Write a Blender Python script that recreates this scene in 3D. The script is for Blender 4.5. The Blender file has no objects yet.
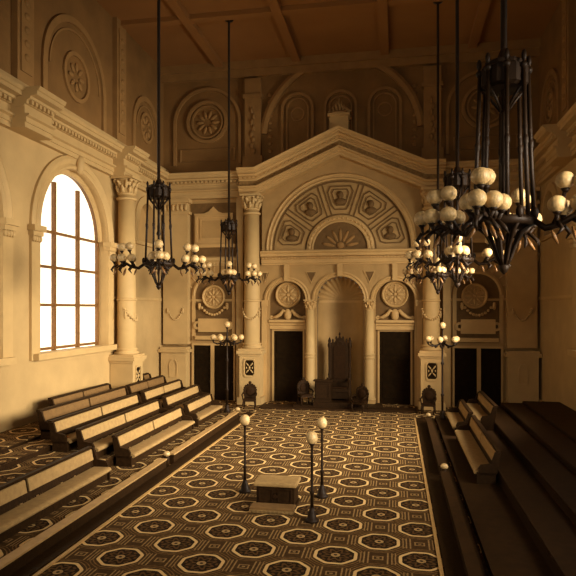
import bpy, bmesh, math, random
from mathutils import Vector, Matrix
from mathutils.geometry import tessellate_polygon
random.seed(7)
PI = math.pi
S = bpy.context.scene
COL = S.collection

# ------------------------------------------------------------------ camera
TH = math.atan(108/600)
cam_d = bpy.data.cameras.new('camera'); cam = bpy.data.objects.new('camera', cam_d); COL.objects.link(cam)
cam_d.sensor_width = 36; cam_d.lens = 37.5; cam_d.shift_y = 21/576; cam_d.clip_end = 200
cam.location = (0, 0, 4.75); cam.rotation_euler = (PI/2, 0, TH)
S.camera = cam
# ------------------------------------------------------------------ world, lights, exposure
S.view_settings.view_transform = 'Standard'; S.view_settings.look = 'None'
S.view_settings.exposure = -0.25; S.view_settings.gamma = 1.0; S.view_settings.use_curve_mapping = False
W = bpy.data.worlds.new('world'); S.world = W; W.use_nodes = True
W.node_tree.nodes['Background'].inputs[0].default_value = (1.0, .72, .42, 1)
W.node_tree.nodes['Background'].inputs[1].default_value = .1
WARM = (1.0, .90, .72)
def area(name, loc, aim, sx, sy, power, spread, col=WARM):
    l = bpy.data.lights.new(name, 'AREA'); l.shape = 'RECTANGLE'; l.size = sx; l.size_y = sy
    l.energy = power; l.color = col; l.spread = math.radians(spread)
    o = bpy.data.objects.new(name, l); COL.objects.link(o); o.location = loc
    o.rotation_euler = (Vector(aim) - Vector(loc)).to_track_quat('-Z', 'Y').to_euler()
    return o
area('window_daylight', (6.45, 21.4, 6.2), (-12.2, 26.0, 2.6), 3.6, 4.6, 1500, 104)
area('window_daylight', (6.45, 14.4, 6.2), (-12.2, 22.5, 1.6), 3.6, 4.6, 800, 68)
area('window_daylight', (6.45, 7.4, 6.2), (-12.2, 22, 1.0), 3.6, 4.6, 560, 70)
area('gallery_fill', (-6, -5.5, 8.5), (-7, 26, 3.5), 7, 3, 280, 80)  # added soft fill from behind the camera

# ------------------------------------------------------------------ node maths
class N:
    def __init__(s, nt, sock): s.nt = nt; s.s = sock
    def m(s, op, *a):
        n = s.nt.nodes.new('ShaderNodeMath'); n.operation = op
        for i, q in enumerate((s,) + a):
            if isinstance(q, N): s.nt.links.new(q.s, n.inputs[i])
            else: n.inputs[i].default_value = q
        return N(s.nt, n.outputs[0])
    def __add__(s, o): return s.m('ADD', o)
    def __sub__(s, o): return s.m('SUBTRACT', o)
    def __mul__(s, o): return s.m('MULTIPLY', o)
    def mod(s, o): return s.m('FLOORED_MODULO', o)
    def abs(s): return s.m('ABSOLUTE')
    def max(s, o): return s.m('MAXIMUM', o)
    def min(s, o): return s.m('MINIMUM', o)
    def lt(s, o): return s.m('LESS_THAN', o)
    def gt(s, o): return s.m('GREATER_THAN', o)
    def band(s, a, b): return s.gt(a) * s.lt(b)

def lin(c):
    return tuple(((x/255)/12.92 if x/255 <= .04045 else ((x/255+.055)/1.055)**2.4) for x in c) + (1,)
def mat(name, rgb, rough=.7, var=.12, vscale=3.0, bump=0.0, bscale=20, metal=0, spec=.3):
    m = bpy.data.materials.new(name); m.use_nodes = True; nt = m.node_tree
    b = nt.nodes['Principled BSDF']; b.inputs['Roughness'].default_value = rough
    b.inputs['Metallic'].default_value = metal; b.inputs['Specular IOR Level'].default_value = spec
    c = lin(rgb)
    tc = nt.nodes.new('ShaderNodeNewGeometry')
    no = nt.nodes.new('ShaderNodeTexNoise'); no.inputs['Scale'].default_value = vscale; no.inputs['Detail'].default_value = 5
    nt.links.new(tc.outputs['Position'], no.inputs['Vector'])
    r = nt.nodes.new('ShaderNodeValToRGB')
    r.color_ramp.elements[0].position = .3; r.color_ramp.elements[1].position = .7
    r.color_ramp.elements[0].color = tuple(x*(1-var) for x in c[:3]) + (1,)
    r.color_ramp.elements[1].color = tuple(min(1, x*(1+var)) for x in c[:3]) + (1,)
    nt.links.new(no.outputs['Fac'], r.inputs[0]); nt.links.new(r.outputs[0], b.inputs['Base Color'])
    if bump:
        n2 = nt.nodes.new('ShaderNodeTexNoise'); n2.inputs['Scale'].default_value = bscale; n2.inputs['Detail'].default_value = 4
        nt.links.new(tc.outputs['Position'], n2.inputs['Vector'])
        bp = nt.nodes.new('ShaderNodeBump'); bp.inputs['Strength'].default_value = bump; bp.inputs['Distance'].default_value = .03
        nt.links.new(n2.outputs['Fac'], bp.inputs['Height']); nt.links.new(bp.outputs[0], b.inputs['Normal'])
    return m
def emit(name, rgb, st):
    m = bpy.data.materials.new(name); m.use_nodes = True; b = m.node_tree.nodes['Principled BSDF']
    b.inputs['Base Color'].default_value = lin(rgb); b.inputs['Emission Color'].default_value = lin(rgb)
    b.inputs['Emission Strength'].default_value = st; return m

M_wall = mat('cream_plaster', (174, 143, 94), .75, .08, 1.2, .25, 9)
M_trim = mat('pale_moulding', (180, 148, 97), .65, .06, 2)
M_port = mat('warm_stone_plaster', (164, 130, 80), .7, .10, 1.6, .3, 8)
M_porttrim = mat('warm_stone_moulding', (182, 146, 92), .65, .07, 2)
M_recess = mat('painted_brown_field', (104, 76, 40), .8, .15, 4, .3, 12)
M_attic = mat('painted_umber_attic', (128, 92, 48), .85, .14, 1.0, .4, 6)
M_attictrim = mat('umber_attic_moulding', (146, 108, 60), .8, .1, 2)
M_ceil = mat('painted_brown_ceiling', (150, 104, 54), .9, .06, .6)
M_door = mat('very_dark_door_wood', (32, 21, 8), .9, .25, 5, spec=.05)
M_wood = mat('dark_carved_walnut', (44, 28, 12), .55, .3, 12, .2, 30, spec=.08)
M_rail = mat('polished_brown_wood', (112, 76, 38), .4, .2, 8)
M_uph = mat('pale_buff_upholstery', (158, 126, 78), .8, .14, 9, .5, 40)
M_uphb = mat('brown_upholstery', (112, 82, 44), .8, .14, 9, .5, 40)  # darker brown than the front rows' upholstery
M_boards_shade = mat('dark_boards_and_shade', (50, 32, 14), .6, .25, 5, spec=.1)  # dark step boards; also stands in for shade on the right platform
M_frieze = mat('brown_ornament_frieze', (132, 100, 56), .8, .3, 9, .6, 14)  # darker textured brown of the ornamented band
M_iron = mat('blackened_bronze', (34, 21, 9), .5, .2, 10, metal=.1, spec=.15)
M_globe = mat('frosted_glass_globe', (186, 154, 104), .4, .22, 24, .4, 40, spec=.5)
M_kerb = mat('worn_pale_kerb_top', (170, 134, 84), .6, .14, 6)
M_strip = mat('pale_edge_strip', (182, 142, 86), .5, .12, 6)
M_leather = mat('dark_leather', (44, 27, 12), .7, .2, 10, spec=.06)
M_pane = emit('glowing_window_pane', (255, 244, 222), 1.0)  # panes glow on both side walls; the left wall's glow is added

def carpet():
    m = bpy.data.materials.new('medallion_carpet'); m.use_nodes = True; nt = m.node_tree
    b = nt.nodes['Principled BSDF']; b.inputs['Roughness'].default_value = .95; b.inputs['Specular IOR Level'].default_value = .1
    g = nt.nodes.new('ShaderNodeNewGeometry'); sp = nt.nodes.new('ShaderNodeSeparateXYZ')
    nt.links.new(g.outputs['Position'], sp.inputs[0])
    x, y = N(nt, sp.outputs[0]), N(nt, sp.outputs[1])
    PX, PY = 1.62, 1.643
    def cell(ox, oy):
        return (x + (PX/2 - ox + 40*PX)).mod(PX) - PX/2, (y + (PY/2 - oy + 40*PY)).mod(PY) - PY/2
    def octo(a, b_): return (a.abs().max(b_.abs()).max((a.abs() + b_.abs()) * .72) * .35 + (a*a + b_*b_).m('SQRT') * .65)
    a1, b1 = cell(-.34, 15.68); a2, b2 = cell(-1.15, 14.858)
    o1, o2 = octo(a1, b1), octo(a2, b2)
    d = o1.min(o2)
    sel = o1.lt(o2)
    a = a1*sel + a2*(sel*-1 + 1); bb = b1*sel + b2*(sel*-1 + 1)
    ang = bb.m('ARCTAN2', a)
    pet = (ang*8).m('COSINE')
    ring = (d + pet*.006).band(.36, .425)
    ol1 = d.band(.475, .5); ol2 = d.band(.54, .56)
    inner = d.lt(.09) - d.lt(.035)
    petals = (d + pet*.055).band(.16, .235)
    dots = d.band(.27, .32) * pet.gt(.35)
    e1, f1 = cell(-.34+PX/2, 15.68); e2, f2 = cell(-.34, 15.68+PY/2)
    def sq(e, f):
        q = e.abs().max(f.abs()*1.2)
        bx = q.band(.075, .105).max(q.lt(.03))
        st = e.abs().band(.17, .20).max(e.abs().band(.25, .275)).max(e.abs().band(.32, .34)) * f.abs().lt(.26)
        return bx.max(st)
    sqm = sq(e1, f1).max(sq(e2, f2)) * d.gt(.43)
    light = ring.max(inner*.7).max(sqm*.6).max(ol1*.5).max(ol2*.48).max(petals*.3).max(dots*.3)
    nz = nt.nodes.new('ShaderNodeTexNoise'); nz.inputs['Scale'].default_value = 14; nz.inputs['Detail'].default_value = 6
    nt.links.new(g.outputs['Position'], nz.inputs['Vector'])
    nf = N(nt, nz.outputs['Fac'])
    out_field = d.gt(.43) * .16
    val = (light.max(out_field) + (nf - .5) * .3).max(0).min(1)
    r = nt.nodes.new('ShaderNodeValToRGB')
    r.color_ramp.elements[0].color = lin((36, 22, 9)); r.color_ramp.elements[1].color = lin((216, 178, 118))
    e = r.color_ramp.elements.new(.45); e.color = lin((104, 74, 38))
    nt.links.new(val.s, r.inputs[0]); nt.links.new(r.outputs[0], b.inputs['Base Color'])
    return m
M_carpet = carpet()

# ------------------------------------------------------------------ mesh builder
WL = {}
def empty(name, loc, rz=0):
    o = bpy.data.objects.new(name, None); COL.objects.link(o); o.location = loc; o.rotation_euler = (0, 0, rz)
    o.empty_display_size = .2; WL[o.name] = Vector(loc); return o
def tag(o, label=None, cat=None, group=None, kind=None):
    if label: o['label'] = label
    if cat: o['category'] = cat
    if group: o['group'] = group
    if kind: o['kind'] = kind
    return o
XC = -2.75
ID = lambda u, v, z: (u, v, z)
FB = lambda u, v, z: (XC + u, 30 - v, z)            # back wall frame: u along the wall, v towards the viewer
FL = lambda u, v, z: (-12.2 + v, u, z)              # left wall
FR = lambda u, v, z: (6.7 - v, u, z)                # right wall
def arch(cu, zs, r, n=24, a0=PI, a1=0):
    return [(cu + r*math.cos(a0+(a1-a0)*i/n), zs + r*math.sin(a0+(a1-a0)*i/n)) for i in range(n+1)]
class MB:
    def __init__(s, f=ID): s.f = f; s.v = []; s.fc = []; s.sm = []
    def add(s, vs, fs, smooth=False):
        k = len(s.v); s.v += [s.f(*p) for p in vs]
        s.fc += [tuple(i+k for i in q) for q in fs]; s.sm += [smooth]*len(fs); return s
    def box(s, u0, u1, v0, v1, z0, z1):
        p = [(a, b, c) for c in (z0, z1) for (a, b) in ((u0, v0), (u1, v0), (u1, v1), (u0, v1))]
        return s.add(p, [(0,3,2,1), (4,5,6,7), (0,1,5,4), (1,2,6,5), (2,3,7,6), (3,0,4,7)])
    def hexa(s, bot, top):
        return s.add(bot+top, [(0,3,2,1), (4,5,6,7), (0,1,5,4), (1,2,6,5), (2,3,7,6), (3,0,4,7)])
    def plate(s, loops, v0, v1):                      # (u,z) polygons (outer first, then holes) given thickness
        tri = tessellate_polygon([[Vector((a, b, 0)) for a, b in L] for L in loops])
        flat = [p for L in loops for p in L]; n = len(flat)
        vs = [(a, v0, b) for a, b in flat] + [(a, v1, b) for a, b in flat]
        fs = [tuple(t) for t in tri] + [tuple(i+n for i in t)[::-1] for t in tri]
        k = 0
        for L in loops:
            m = len(L)
            for i in range(m):
                j = (i+1) % m; fs.append((k+i, k+j, k+j+n, k+i+n))
            k += m
        return s.add(vs, fs)
    def profile(s, path, prof, closed=False):         # path of (u,z0), closed profile of (v,dz); vertical sections
        n = len(prof); vs = [(u, v, z+dz) for u, z in path for v, dz in prof]; fs = []
        for i in range(len(path)-1):
            for j in range(n):
                k = (j+1) % n; fs.append((i*n+j, i*n+k, (i+1)*n+k, (i+1)*n+j))
        fs.append(tuple(range(n))); fs.append(tuple(range((len(path)-1)*n, len(path)*n))[::-1])
        return s.add(vs, fs)
    def ring(s, cu, cz, prof, a0=0, a1=PI, n=32):      # sweep a closed (r,v) profile about (cu,cz) in the wall plane
        full = abs(a1-a0) >= 2*PI-1e-6; m = len(prof); cnt = n if full else n+1
        vs = []
        for i in range(cnt):
            a = a0+(a1-a0)*i/n
            vs += [(cu+r*math.cos(a), v, cz+r*math.sin(a)) for r, v in prof]
        fs = []
        for i in range(n):
            i2 = (i+1) % cnt
            for j in range(m):
                k = (j+1) % m; fs.append((i*m+j, i*m+k, i2*m+k, i2*m+j))
        if not full: fs += [tuple(range(m)), tuple(range(n*m, (n+1)*m))[::-1]]
        return s.add(vs, fs)
    def lathe(s, c, prof, n=16, axis='z', smooth=True, ph=0):
        vs = []; m = len(prof)
        for r, h in prof:
            for i in range(n):
                a = 2*PI*i/n+ph; x, y = r*math.cos(a), r*math.sin(a)
                vs.append((c[0]+x, c[1]+y, c[2]+h) if axis == 'z' else (c[0]+x, c[1]+h, c[2]+y))
        fs = []
        for j in range(m-1):
            for i in range(n):
                k = (i+1) % n; fs.append((j*n+i, j*n+k, (j+1)*n+k, (j+1)*n+i))
        s.add(vs, fs, smooth)
        k = len(s.v)-n*m
        s.fc += [tuple(range(k, k+n))[::-1], tuple(range(k+(m-1)*n, k+m*n))]; s.sm += [False, False]
        return s
    def ell(s, c, r, n=10, m=7, rot=0):
        vs = []; fs = []
        cr, sr = math.cos(rot), math.sin(rot)
        for j in range(m+1):
            t = PI*j/m
            for i in range(n):
                a = 2*PI*i/n
                x, y, z = r[0]*math.sin(t)*math.cos(a), r[1]*math.sin(t)*math.sin(a), r[2]*math.cos(t)
                x, z = x*cr - z*sr, x*sr + z*cr
                vs.append((c[0]+x, c[1]+y, c[2]+z))
        for j in range(m):
            for i in range(n):
                k = (i+1) % n; fs.append((j*n+i, j*n+k, (j+1)*n+k, (j+1)*n+i))
        return s.add(vs, fs, True)
    def tube(s, pts, r, n=6):
        pts = [Vector(p) for p in pts]; rr = r if isinstance(r, (list, tuple)) else [r]*len(pts)
        vs = []; fs = []; up = Vector((0, 0, 1))
        t0 = (pts[-1]-pts[0]).normalized()
        if abs(t0.z) > .9: up = Vector((0, 1, 0))
        for i, p in enumerate(pts):
            t = (pts[min(i+1, len(pts)-1)]-pts[max(i-1, 0)]).normalized()
            a = t.cross(up)
            if a.length < 1e-3: a = t.cross(Vector((1, 0.1, 0)))
            a.normalize(); b = t.cross(a)
            vs += [tuple(p+a*rr[i]*math.cos(2*PI*k/n)+b*rr[i]*math.sin(2*PI*k/n)) for k in range(n)]
        for i in range(len(pts)-1):
            for k in range(n):
                l = (k+1) % n; fs.append((i*n+k, i*n+l, (i+1)*n+l, (i+1)*n+k))
        s.add(vs, fs, True)
        k = len(s.v)-n*len(pts)
        s.fc += [tuple(range(k, k+n)), tuple(range(len(s.v)-n, len(s.v)))[::-1]]; s.sm += [False, False]
        return s
    def polyframe(s, pts, w, v0, v1):                  # raised frame along a convex (u,z) polygon
        cu = sum(p[0] for p in pts)/len(pts); cz = sum(p[1] for p in pts)/len(pts)
        inn = []
        for a, b in pts:
            d = math.hypot(a-cu, b-cz); k = (d-w*1.25)/d; inn.append((cu+(a-cu)*k, cz+(b-cz)*k))
        n = len(pts)
        for i in range(n):
            j = (i+1) % n
            s.hexa([(pts[i][0], v0, pts[i][1]), (pts[j][0], v0, pts[j][1]), (inn[j][0], v0, inn[j][1]), (inn[i][0], v0, inn[i][1])],
                   [(pts[i][0], v1, pts[i][1]), (pts[j][0], v1, pts[j][1]), (inn[j][0], v1, inn[j][1]), (inn[i][0], v1, inn[i][1])])
        return s
    def build(s, name, m, parent=None, bevel=0):
        me = bpy.data.meshes.new(name)
        if parent is None:
            xs = [p[0] for p in s.v]; ys = [p[1] for p in s.v]; zs = [p[2] for p in s.v]
            off = Vector(((min(xs)+max(xs))/2, (min(ys)+max(ys))/2, min(zs)))
        else: off = WL[parent.name]
        me.from_pydata([tuple(Vector(p)-off) for p in s.v], [], s.fc)
        me.polygons.foreach_set('use_smooth', s.sm)
        bm = bmesh.new(); bm.from_mesh(me); bmesh.ops.recalc_face_normals(bm, faces=bm.faces); bm.to_mesh(me); bm.free()
        me.materials.append(m); me.update()
        o = bpy.data.objects.new(name, me); COL.objects.link(o)
        if parent is None: o.location = off
        else: o.parent = parent
        WL[o.name] = off.copy()
        if bevel:
            bv = o.modifiers.new('bevel', 'BEVEL'); bv.width = bevel; bv.segments = 2; bv.limit_method = 'ANGLE'
        return o
def copy_tree(o, parent=None):
    c = o.copy(); COL.objects.link(c)
    if parent: c.parent = parent
    for ch in list(o.children): copy_tree(ch, c)
    return c
def place(proto, used, loc, rz=0):
    o = proto if not used else copy_tree(proto)
    o.location = loc; o.rotation_euler = (0, 0, rz); return o
def struct(mb, name, m, parent=None):
    o = mb.build(name, m, parent)
    if parent is None: tag(o, kind='structure')
    return o

# profiles (v, dz), closed, wall side at v=-.05
def corn(h, p, base=0.0):     # cornice: fascia steps, dentil bed, corona, cyma
    return [(-.02, 0), (base+.06*p, 0), (base+.10*p, .12*h), (base+.22*p, .14*h), (base+.24*p, .34*h), (base+.42*p, .40*h), (base+.46*p, .52*h),
            (base+.82*p, .56*h), (base+.84*p, .76*h), (base+.92*p, .80*h), (base+p, .94*h), (base+p, h), (-.02, h)]
def band(h, p): return [(-.02, 0), (p*.6, 0), (p, h*.35), (p, h), (-.02, h)]

# ------------------------------------------------------------------ floor, ceiling
ZC = 17.5
o = struct(MB().box(-12.6, 7.1, -8, 30.9, -.3, 0), 'floor', M_carpet)
cl = MB().box(-12.6, 7.1, -8, 30.9, ZC, ZC+.3)
o = struct(cl, 'ceiling', M_ceil)
rb = MB()
for x in (-9.0, XC-2.2, XC+2.2, 3.6): rb.box(x-.2, x+.2, -8, 30.2, ZC-.25, ZC)
for y in (4, 11, 18, 25): rb.box(-12.2, 6.7, y-.2, y+.2, ZC-.2, ZC)
rb.build('coffer_rib', M_ceil, o)
rb = MB(FB)                                         # coving ledge where ceiling meets the back wall
# front wall behind the camera
struct(MB().box(-12.6, 7.1, -8.3, -8, 0, ZC), 'wall_front', M_wall)

# ------------------------------------------------------------------ side walls (arched bays)
AR, AS = 2.5, 7.6      # bay arch radius, springing
def side_wall(F, side, bays, mw, mt):
    outer = [(-8, 0), (31, 0), (31, 11), (-8, 11)]
    holes = []
    for c in bays:
        holes.append([(c-AR, 3.2)] + arch(c, AS, AR) + [(c+AR, 3.2)])
    small = [(28-1.0, 8.0)] + arch(28, 9.0, .95, 16) + [(28+1.0, 8.0)]
    small = [(27.05, 8.0)] + arch(28, 9.0, .95, 16) + [(28.95, 8.0)]
    w = struct(MB(F).plate([outer] + holes + [small], -.6, 0), 'wall_'+side, mw)
    MB(F).box(26.9, 29.1, -.65, -.35, 7.9, 10.1).build('niche_back', M_port, w)  # darker plaster than the wall, colouring in the niche's shade
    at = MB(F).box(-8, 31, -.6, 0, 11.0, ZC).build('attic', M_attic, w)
    a2 = MB(F)
    for c in list(bays) + [28]:
        r = 2.3 if c != 28 else 1.6
        a2.ring(c, 13.6, [(r, 0), (r, .1), (r-.25, .1), (r-.25, 0)], 0, PI, 28)
        a2.ring(c, 13.6, [(r-.45, 0), (r-.45, .05), (r-.52, .05), (r-.52, 0)], 0, PI, 28)
        for s_ in (-1, 1): a2.box(c+s_*r-.02 if s_ < 0 else c+s_*(r-.25), c+s_*(r-.25) if s_ < 0 else c+r+.02, 0, .1, 12.1, 13.6)
        a2.ring(c, 13.7, [(.95 if r > 2 else .75, 0), (.95 if r > 2 else .75, .09), (.8 if r > 2 else .6, .09), (.8 if r > 2 else .6, 0)], 0, 2*PI, 28)
        for k in range(8):
            a = k*PI/4; a2.ell((c+.38*math.cos(a), .03, 13.7+.38*math.sin(a)), (.2, .06, .09), 8, 5, a)
    for u in (24.9, 17.9, 10.9, 3.9):
        a2.box(u-.45, u+.45, 0, .22, 12.1, ZC); a2.box(u-.3, u+.3, .2, .27, 12.5, ZC-.4)
        for k in range(9): a2.ell((u, .27, 13.0+k*.45), (.16, .06, .13), 8, 5)
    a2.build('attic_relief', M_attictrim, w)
    # arch mouldings + jamb pilasters
    tr = MB(F)
    for c in bays:
        tr.ring(c, AS, [(AR+.5, 0), (AR+.5, .10), (AR+.38, .16), (AR+.2, .10), (AR+.1, .16), (AR, .12), (AR, 0)], 0, PI, 40)
        tr.ring(c, AS, [(AR, -.3), (AR, -.2), (AR-.18, -.2), (AR-.18, -.3)], 0, PI, 40)
        for s_ in (-1, 1):
            e = c+s_*AR; lo, hi = sorted((e, e+s_*.5))
            tr.box(lo, hi, 0, .1, 3.0, AS-.35); tr.box(lo-.05, hi+.05, -.1, .2, AS-.35, AS-.2)
            tr.box(lo-.1, hi+.1, -.1, .28, AS-.2, AS)
            for k in range(4): tr.ell(((lo+hi)/2-.2+k*.13, .14, AS-.45), (.07, .07, .12), 6, 5)
        tr.box(c-AR-.4, c+AR+.4, -.3, .3, 3.0, 3.22)     # sill
        tr.ell((c, .2, AS+AR+.22), (.22, .16, .36), 10, 7)
    tr.ring(28, 9.0, [(1.3, 0), (1.3, .07), (.95, .12), (.95, 0)], 0, PI, 24)
    for s_ in (-1, 1): lo, hi = sorted((28+s_*.95, 28+s_*1.3)); tr.box(lo, hi, 0, .08, 8.0, 9.0)
    tr.box(26.6, 29.4, 0, .16, 7.85, 8.02)
    tr.build('arch_moulding', mt, w)
    # entablature breaking forward over the columns
    en = MB(F)
    cols = (24.9, 17.9, 10.9, 3.9)
    cuts = [31] + [x for u in cols for x in (u+.75, u-.75)] + [-8]
    arch_p = lambda b: [(-.02, 0), (b+.08, 0), (b+.08, .16), (b+.12, .16), (b+.12, .32), (b+.22, .36), (b+.22, .42), (-.02, .42)]
    for i in range(len(cuts)-1):
        b = .62 if i % 2 else 0.12
        ex = .02 if i % 2 else 0
        path = [(cuts[i+1]-ex, 10.5), (cuts[i]+ex, 10.5)]
        en.profile(path, arch_p(b)); en.box(cuts[i+1]-ex*.5, cuts[i]+ex*.5, -.02, b+.06, 10.9, 11.25)
        en.profile([(cuts[i+1]-ex, 11.15), (cuts[i]+ex, 11.15)], corn(.6, .6, b))
        n = int((cuts[i]-cuts[i+1])/.22)
        for k in range(n):
            u = cuts[i+1]+.1+k*.22; en.box(u, u+.12, 0, b+.24, 11.24, 11.36)
    en.box(-8, 31, -.02, .3, 11.74, 12.1)
    en.build('entablature', mt, w)
    # dado and upper string course
    da = MB(F)
    da.profile([(24.6, 5.15), (31, 5.15)], band(.16, .06)); da.box(-8, 31, 0, .1, 0, .5)
    da.build('string_course', mt, w)
    return w
wl = side_wall(FL, 'left', (21.4, 14.4, 7.4), M_wall, M_trim)
wr = side_wall(FR, 'right', (21.4, 14.4, 7.4), M_wall, M_trim)
wn = 0
for F, bays in ((FL, (21.4, 14.4, 7.4)), (FR, (21.4, 14.4, 7.4))):
    for c in bays:
        wn += 1
        g = MB(F).plate([[(c-AR-.02, 3.18)] + arch(c, AS, AR+.02) + [(c+AR+.02, 3.18)]], -.5, -.47)
        w_ = struct(g, 'window_%d' % wn, M_pane)
        f = MB(F)
        for u in (c-AR*.98, c-.85, c+.85, c+AR*.98): f.box(u-.07, u+.07, -.47, -.34, 3.2, AS+(1.9 if abs(u-c) < 1 else 0))
        for z in (3.3, 4.9, 6.3, AS): f.box(c-AR, c+AR, -.47, -.36, z-.05, z+.05)
        f.ring(c, AS, [(AR, -.47), (AR, -.34), (AR-.14, -.34), (AR-.14, -.47)], 0, PI, 32)
        f.build('window_frame', M_rail, w_)

# ------------------------------------------------------------------ back wall
outer = [(-9.6, 0), (-3.95, 0), (-3.95, 7.0), (3.95, 7.0), (3.95, 0), (9.6, 0), (9.6, 11.4), (-9.6, 11.4)]
wb = struct(MB(FB).plate([outer], -.7, -.3), 'wall_back', M_port)
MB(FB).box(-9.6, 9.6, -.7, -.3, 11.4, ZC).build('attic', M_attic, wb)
# arcade front
def sidearch(c, r=.95): return [(c-r, 0)] + arch(c, 5.2, r, 24) + [(c+r, 0)]
pts = [(-4.3, 0)] + sidearch(-2.7) + sidearch(0, 1.18) + sidearch(2.7) + [(4.3, 0), (4.3, 7.05), (-4.3, 7.05)]
MB(FB).plate([pts], -.35, 0).build('arcade', M_port, wb)
# recess backs with the doorways, in painted brown
for s_ in (-1, 1):
    c = 2.7*s_
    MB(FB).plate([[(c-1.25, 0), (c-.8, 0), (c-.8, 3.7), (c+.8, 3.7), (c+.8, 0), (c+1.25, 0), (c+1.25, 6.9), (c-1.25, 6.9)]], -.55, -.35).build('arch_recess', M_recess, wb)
# archivolts, spandrels, impost
tr = MB(FB)
for c, r in ((-2.7, .95), (0, 1.18), (2.7, .95)):
    tr.ring(c, 5.2, [(r+.24, 0), (r+.24, .07), (r+.15, .10), (r+.12, .05), (r+.02, .08), (r, .04), (r, -.1)], 0, PI, 32)
    tr.box(c-.12, c+.12, 0, .2, 5.2+r, 6.98)
    if c:
        s_ = 1 if c > 0 else -1; e = c+s_*(r+.1)
        tr.box(min(e, e+s_*.25), max(e, e+s_*.25), 0, .1, 0, 4.9)
        tr.box(min(e-.05, e+s_*.25), max(e+.05, e+s_*.25), 0, .18, 4.9, 5.2)
for c in (-3.85, -1.45, 1.45, 3.85):
    w = .3 if abs(c) < 2 else .16
    tr.polyframe([(c-w, 6.65), (c+w, 6.65), (c, 6.05)], .05, 0, .05)
tr.build('archivolt', M_porttrim, wb)
sp = MB(FB)
for c in (-1.47, 1.47, -3.85, 3.85): sp.hexa([(c-.2, .0, 6.6), (c+.2, 0, 6.6), (c+.02, 0, 6.15), (c-.02, 0, 6.15)], [(c-.2, .02, 6.6), (c+.2, .02, 6.6), (c+.02, .02, 6.15), (c-.02, .02, 6.15)])
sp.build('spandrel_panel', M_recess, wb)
# middle entablature over the arcade
en = MB(FB)
en.profile([(-4.0, 6.98), (4.0, 6.98)], [(-.02, 0), (.12, 0), (.12, .06), (.16, .1), (.16, .28), (.22, .3), (.22, .38), (.42, .42), (.42, .54), (.5, .62), (.5, .68), (-.02, .72)])
for k in range(48): en.box(-3.95+k*.165, -3.95+k*.165+.09, .1, .26, 7.27, 7.36)
en.build('middle_entablature', M_porttrim, wb)
# tympanum with the great lunette
ty = [(-4.0, 7.6), (4.0, 7.6), (4.0, 10.7), (0, 12.5), (-4.0, 10.7)]
hole = arch(0, 7.75, 3.5, 48)
MB(FB).plate([ty, hole], -.2, 0).build('tympanum', M_port, wb)
MB(FB).box(-3.9, 3.9, -.32, -.16, 7.5, 11.3).build('lunette_field', M_port, wb)
t = MB(FB); gr = MB(FB)
t.ring(0, 7.75, [(3.8, 0), (3.8, .05), (3.74, .1), (3.68, .05), (3.6, .05), (3.55, .1), (3.48, .06), (3.48, -.18), (3.8, -.18), (3.8, -.01)], 0, PI, 72)
t.ring(0, 7.75, [(1.7, -.17), (1.7, -.06), (1.6, -.02), (1.5, -.06), (1.42, -.02), (1.36, -.04), (1.36, -.17)], 0, PI, 40)
for i in range(1, 21):
    a = PI*i/21; t.ell((1.56*math.cos(a), -.03, 7.75+1.56*math.sin(a)), (.06, .05, .06), 6, 4)
for a in [math.radians(x) for x in (36, 72, 108, 144)]:
    for off in (-.12, .12):
        ca, sa = math.cos(a), math.sin(a); px_, pz_ = -sa, ca
        q = []
        for rr, w in ((1.75, -1), (1.75, 1), (3.4, 1), (3.4, -1)):
            q.append((rr*ca+px_*(off+w*.035), 7.75+rr*sa+pz_*(off+w*.035)))
        gr.hexa([(a_, -.17, b_) for a_, b_ in q], [(a_, -.12, b_) for a_, b_ in q])
gr.ring(0, 7.75, [(3.46, -.17), (3.46, -.1), (3.38, -.1), (3.38, -.17)], 0, PI, 64); gr.ring(0, 7.75, [(1.8, -.17), (1.8, -.13), (1.74, -.13), (1.74, -.17)], 0, PI, 40)
t.build('lunette_rib', M_porttrim, wb); gr.build('painted_groove', M_recess, wb)
MB(FB).plate([arch(0, 7.75, 1.38, 32)], -.17, -.14).build('inner_lunette', M_recess, wb)
e_ = MB(FB)
for k in range(7):
    a = PI*(k+.5)/7; e_.ell((.62*math.cos(a), -.13, 7.85+.62*math.sin(a)), (.34, .04, .08), 8, 5, a)
e_.ell((0, -.12, 7.95), (.2, .06, .16), 10, 6)
e_.build('faint_emblem', M_attictrim, wb)

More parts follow.
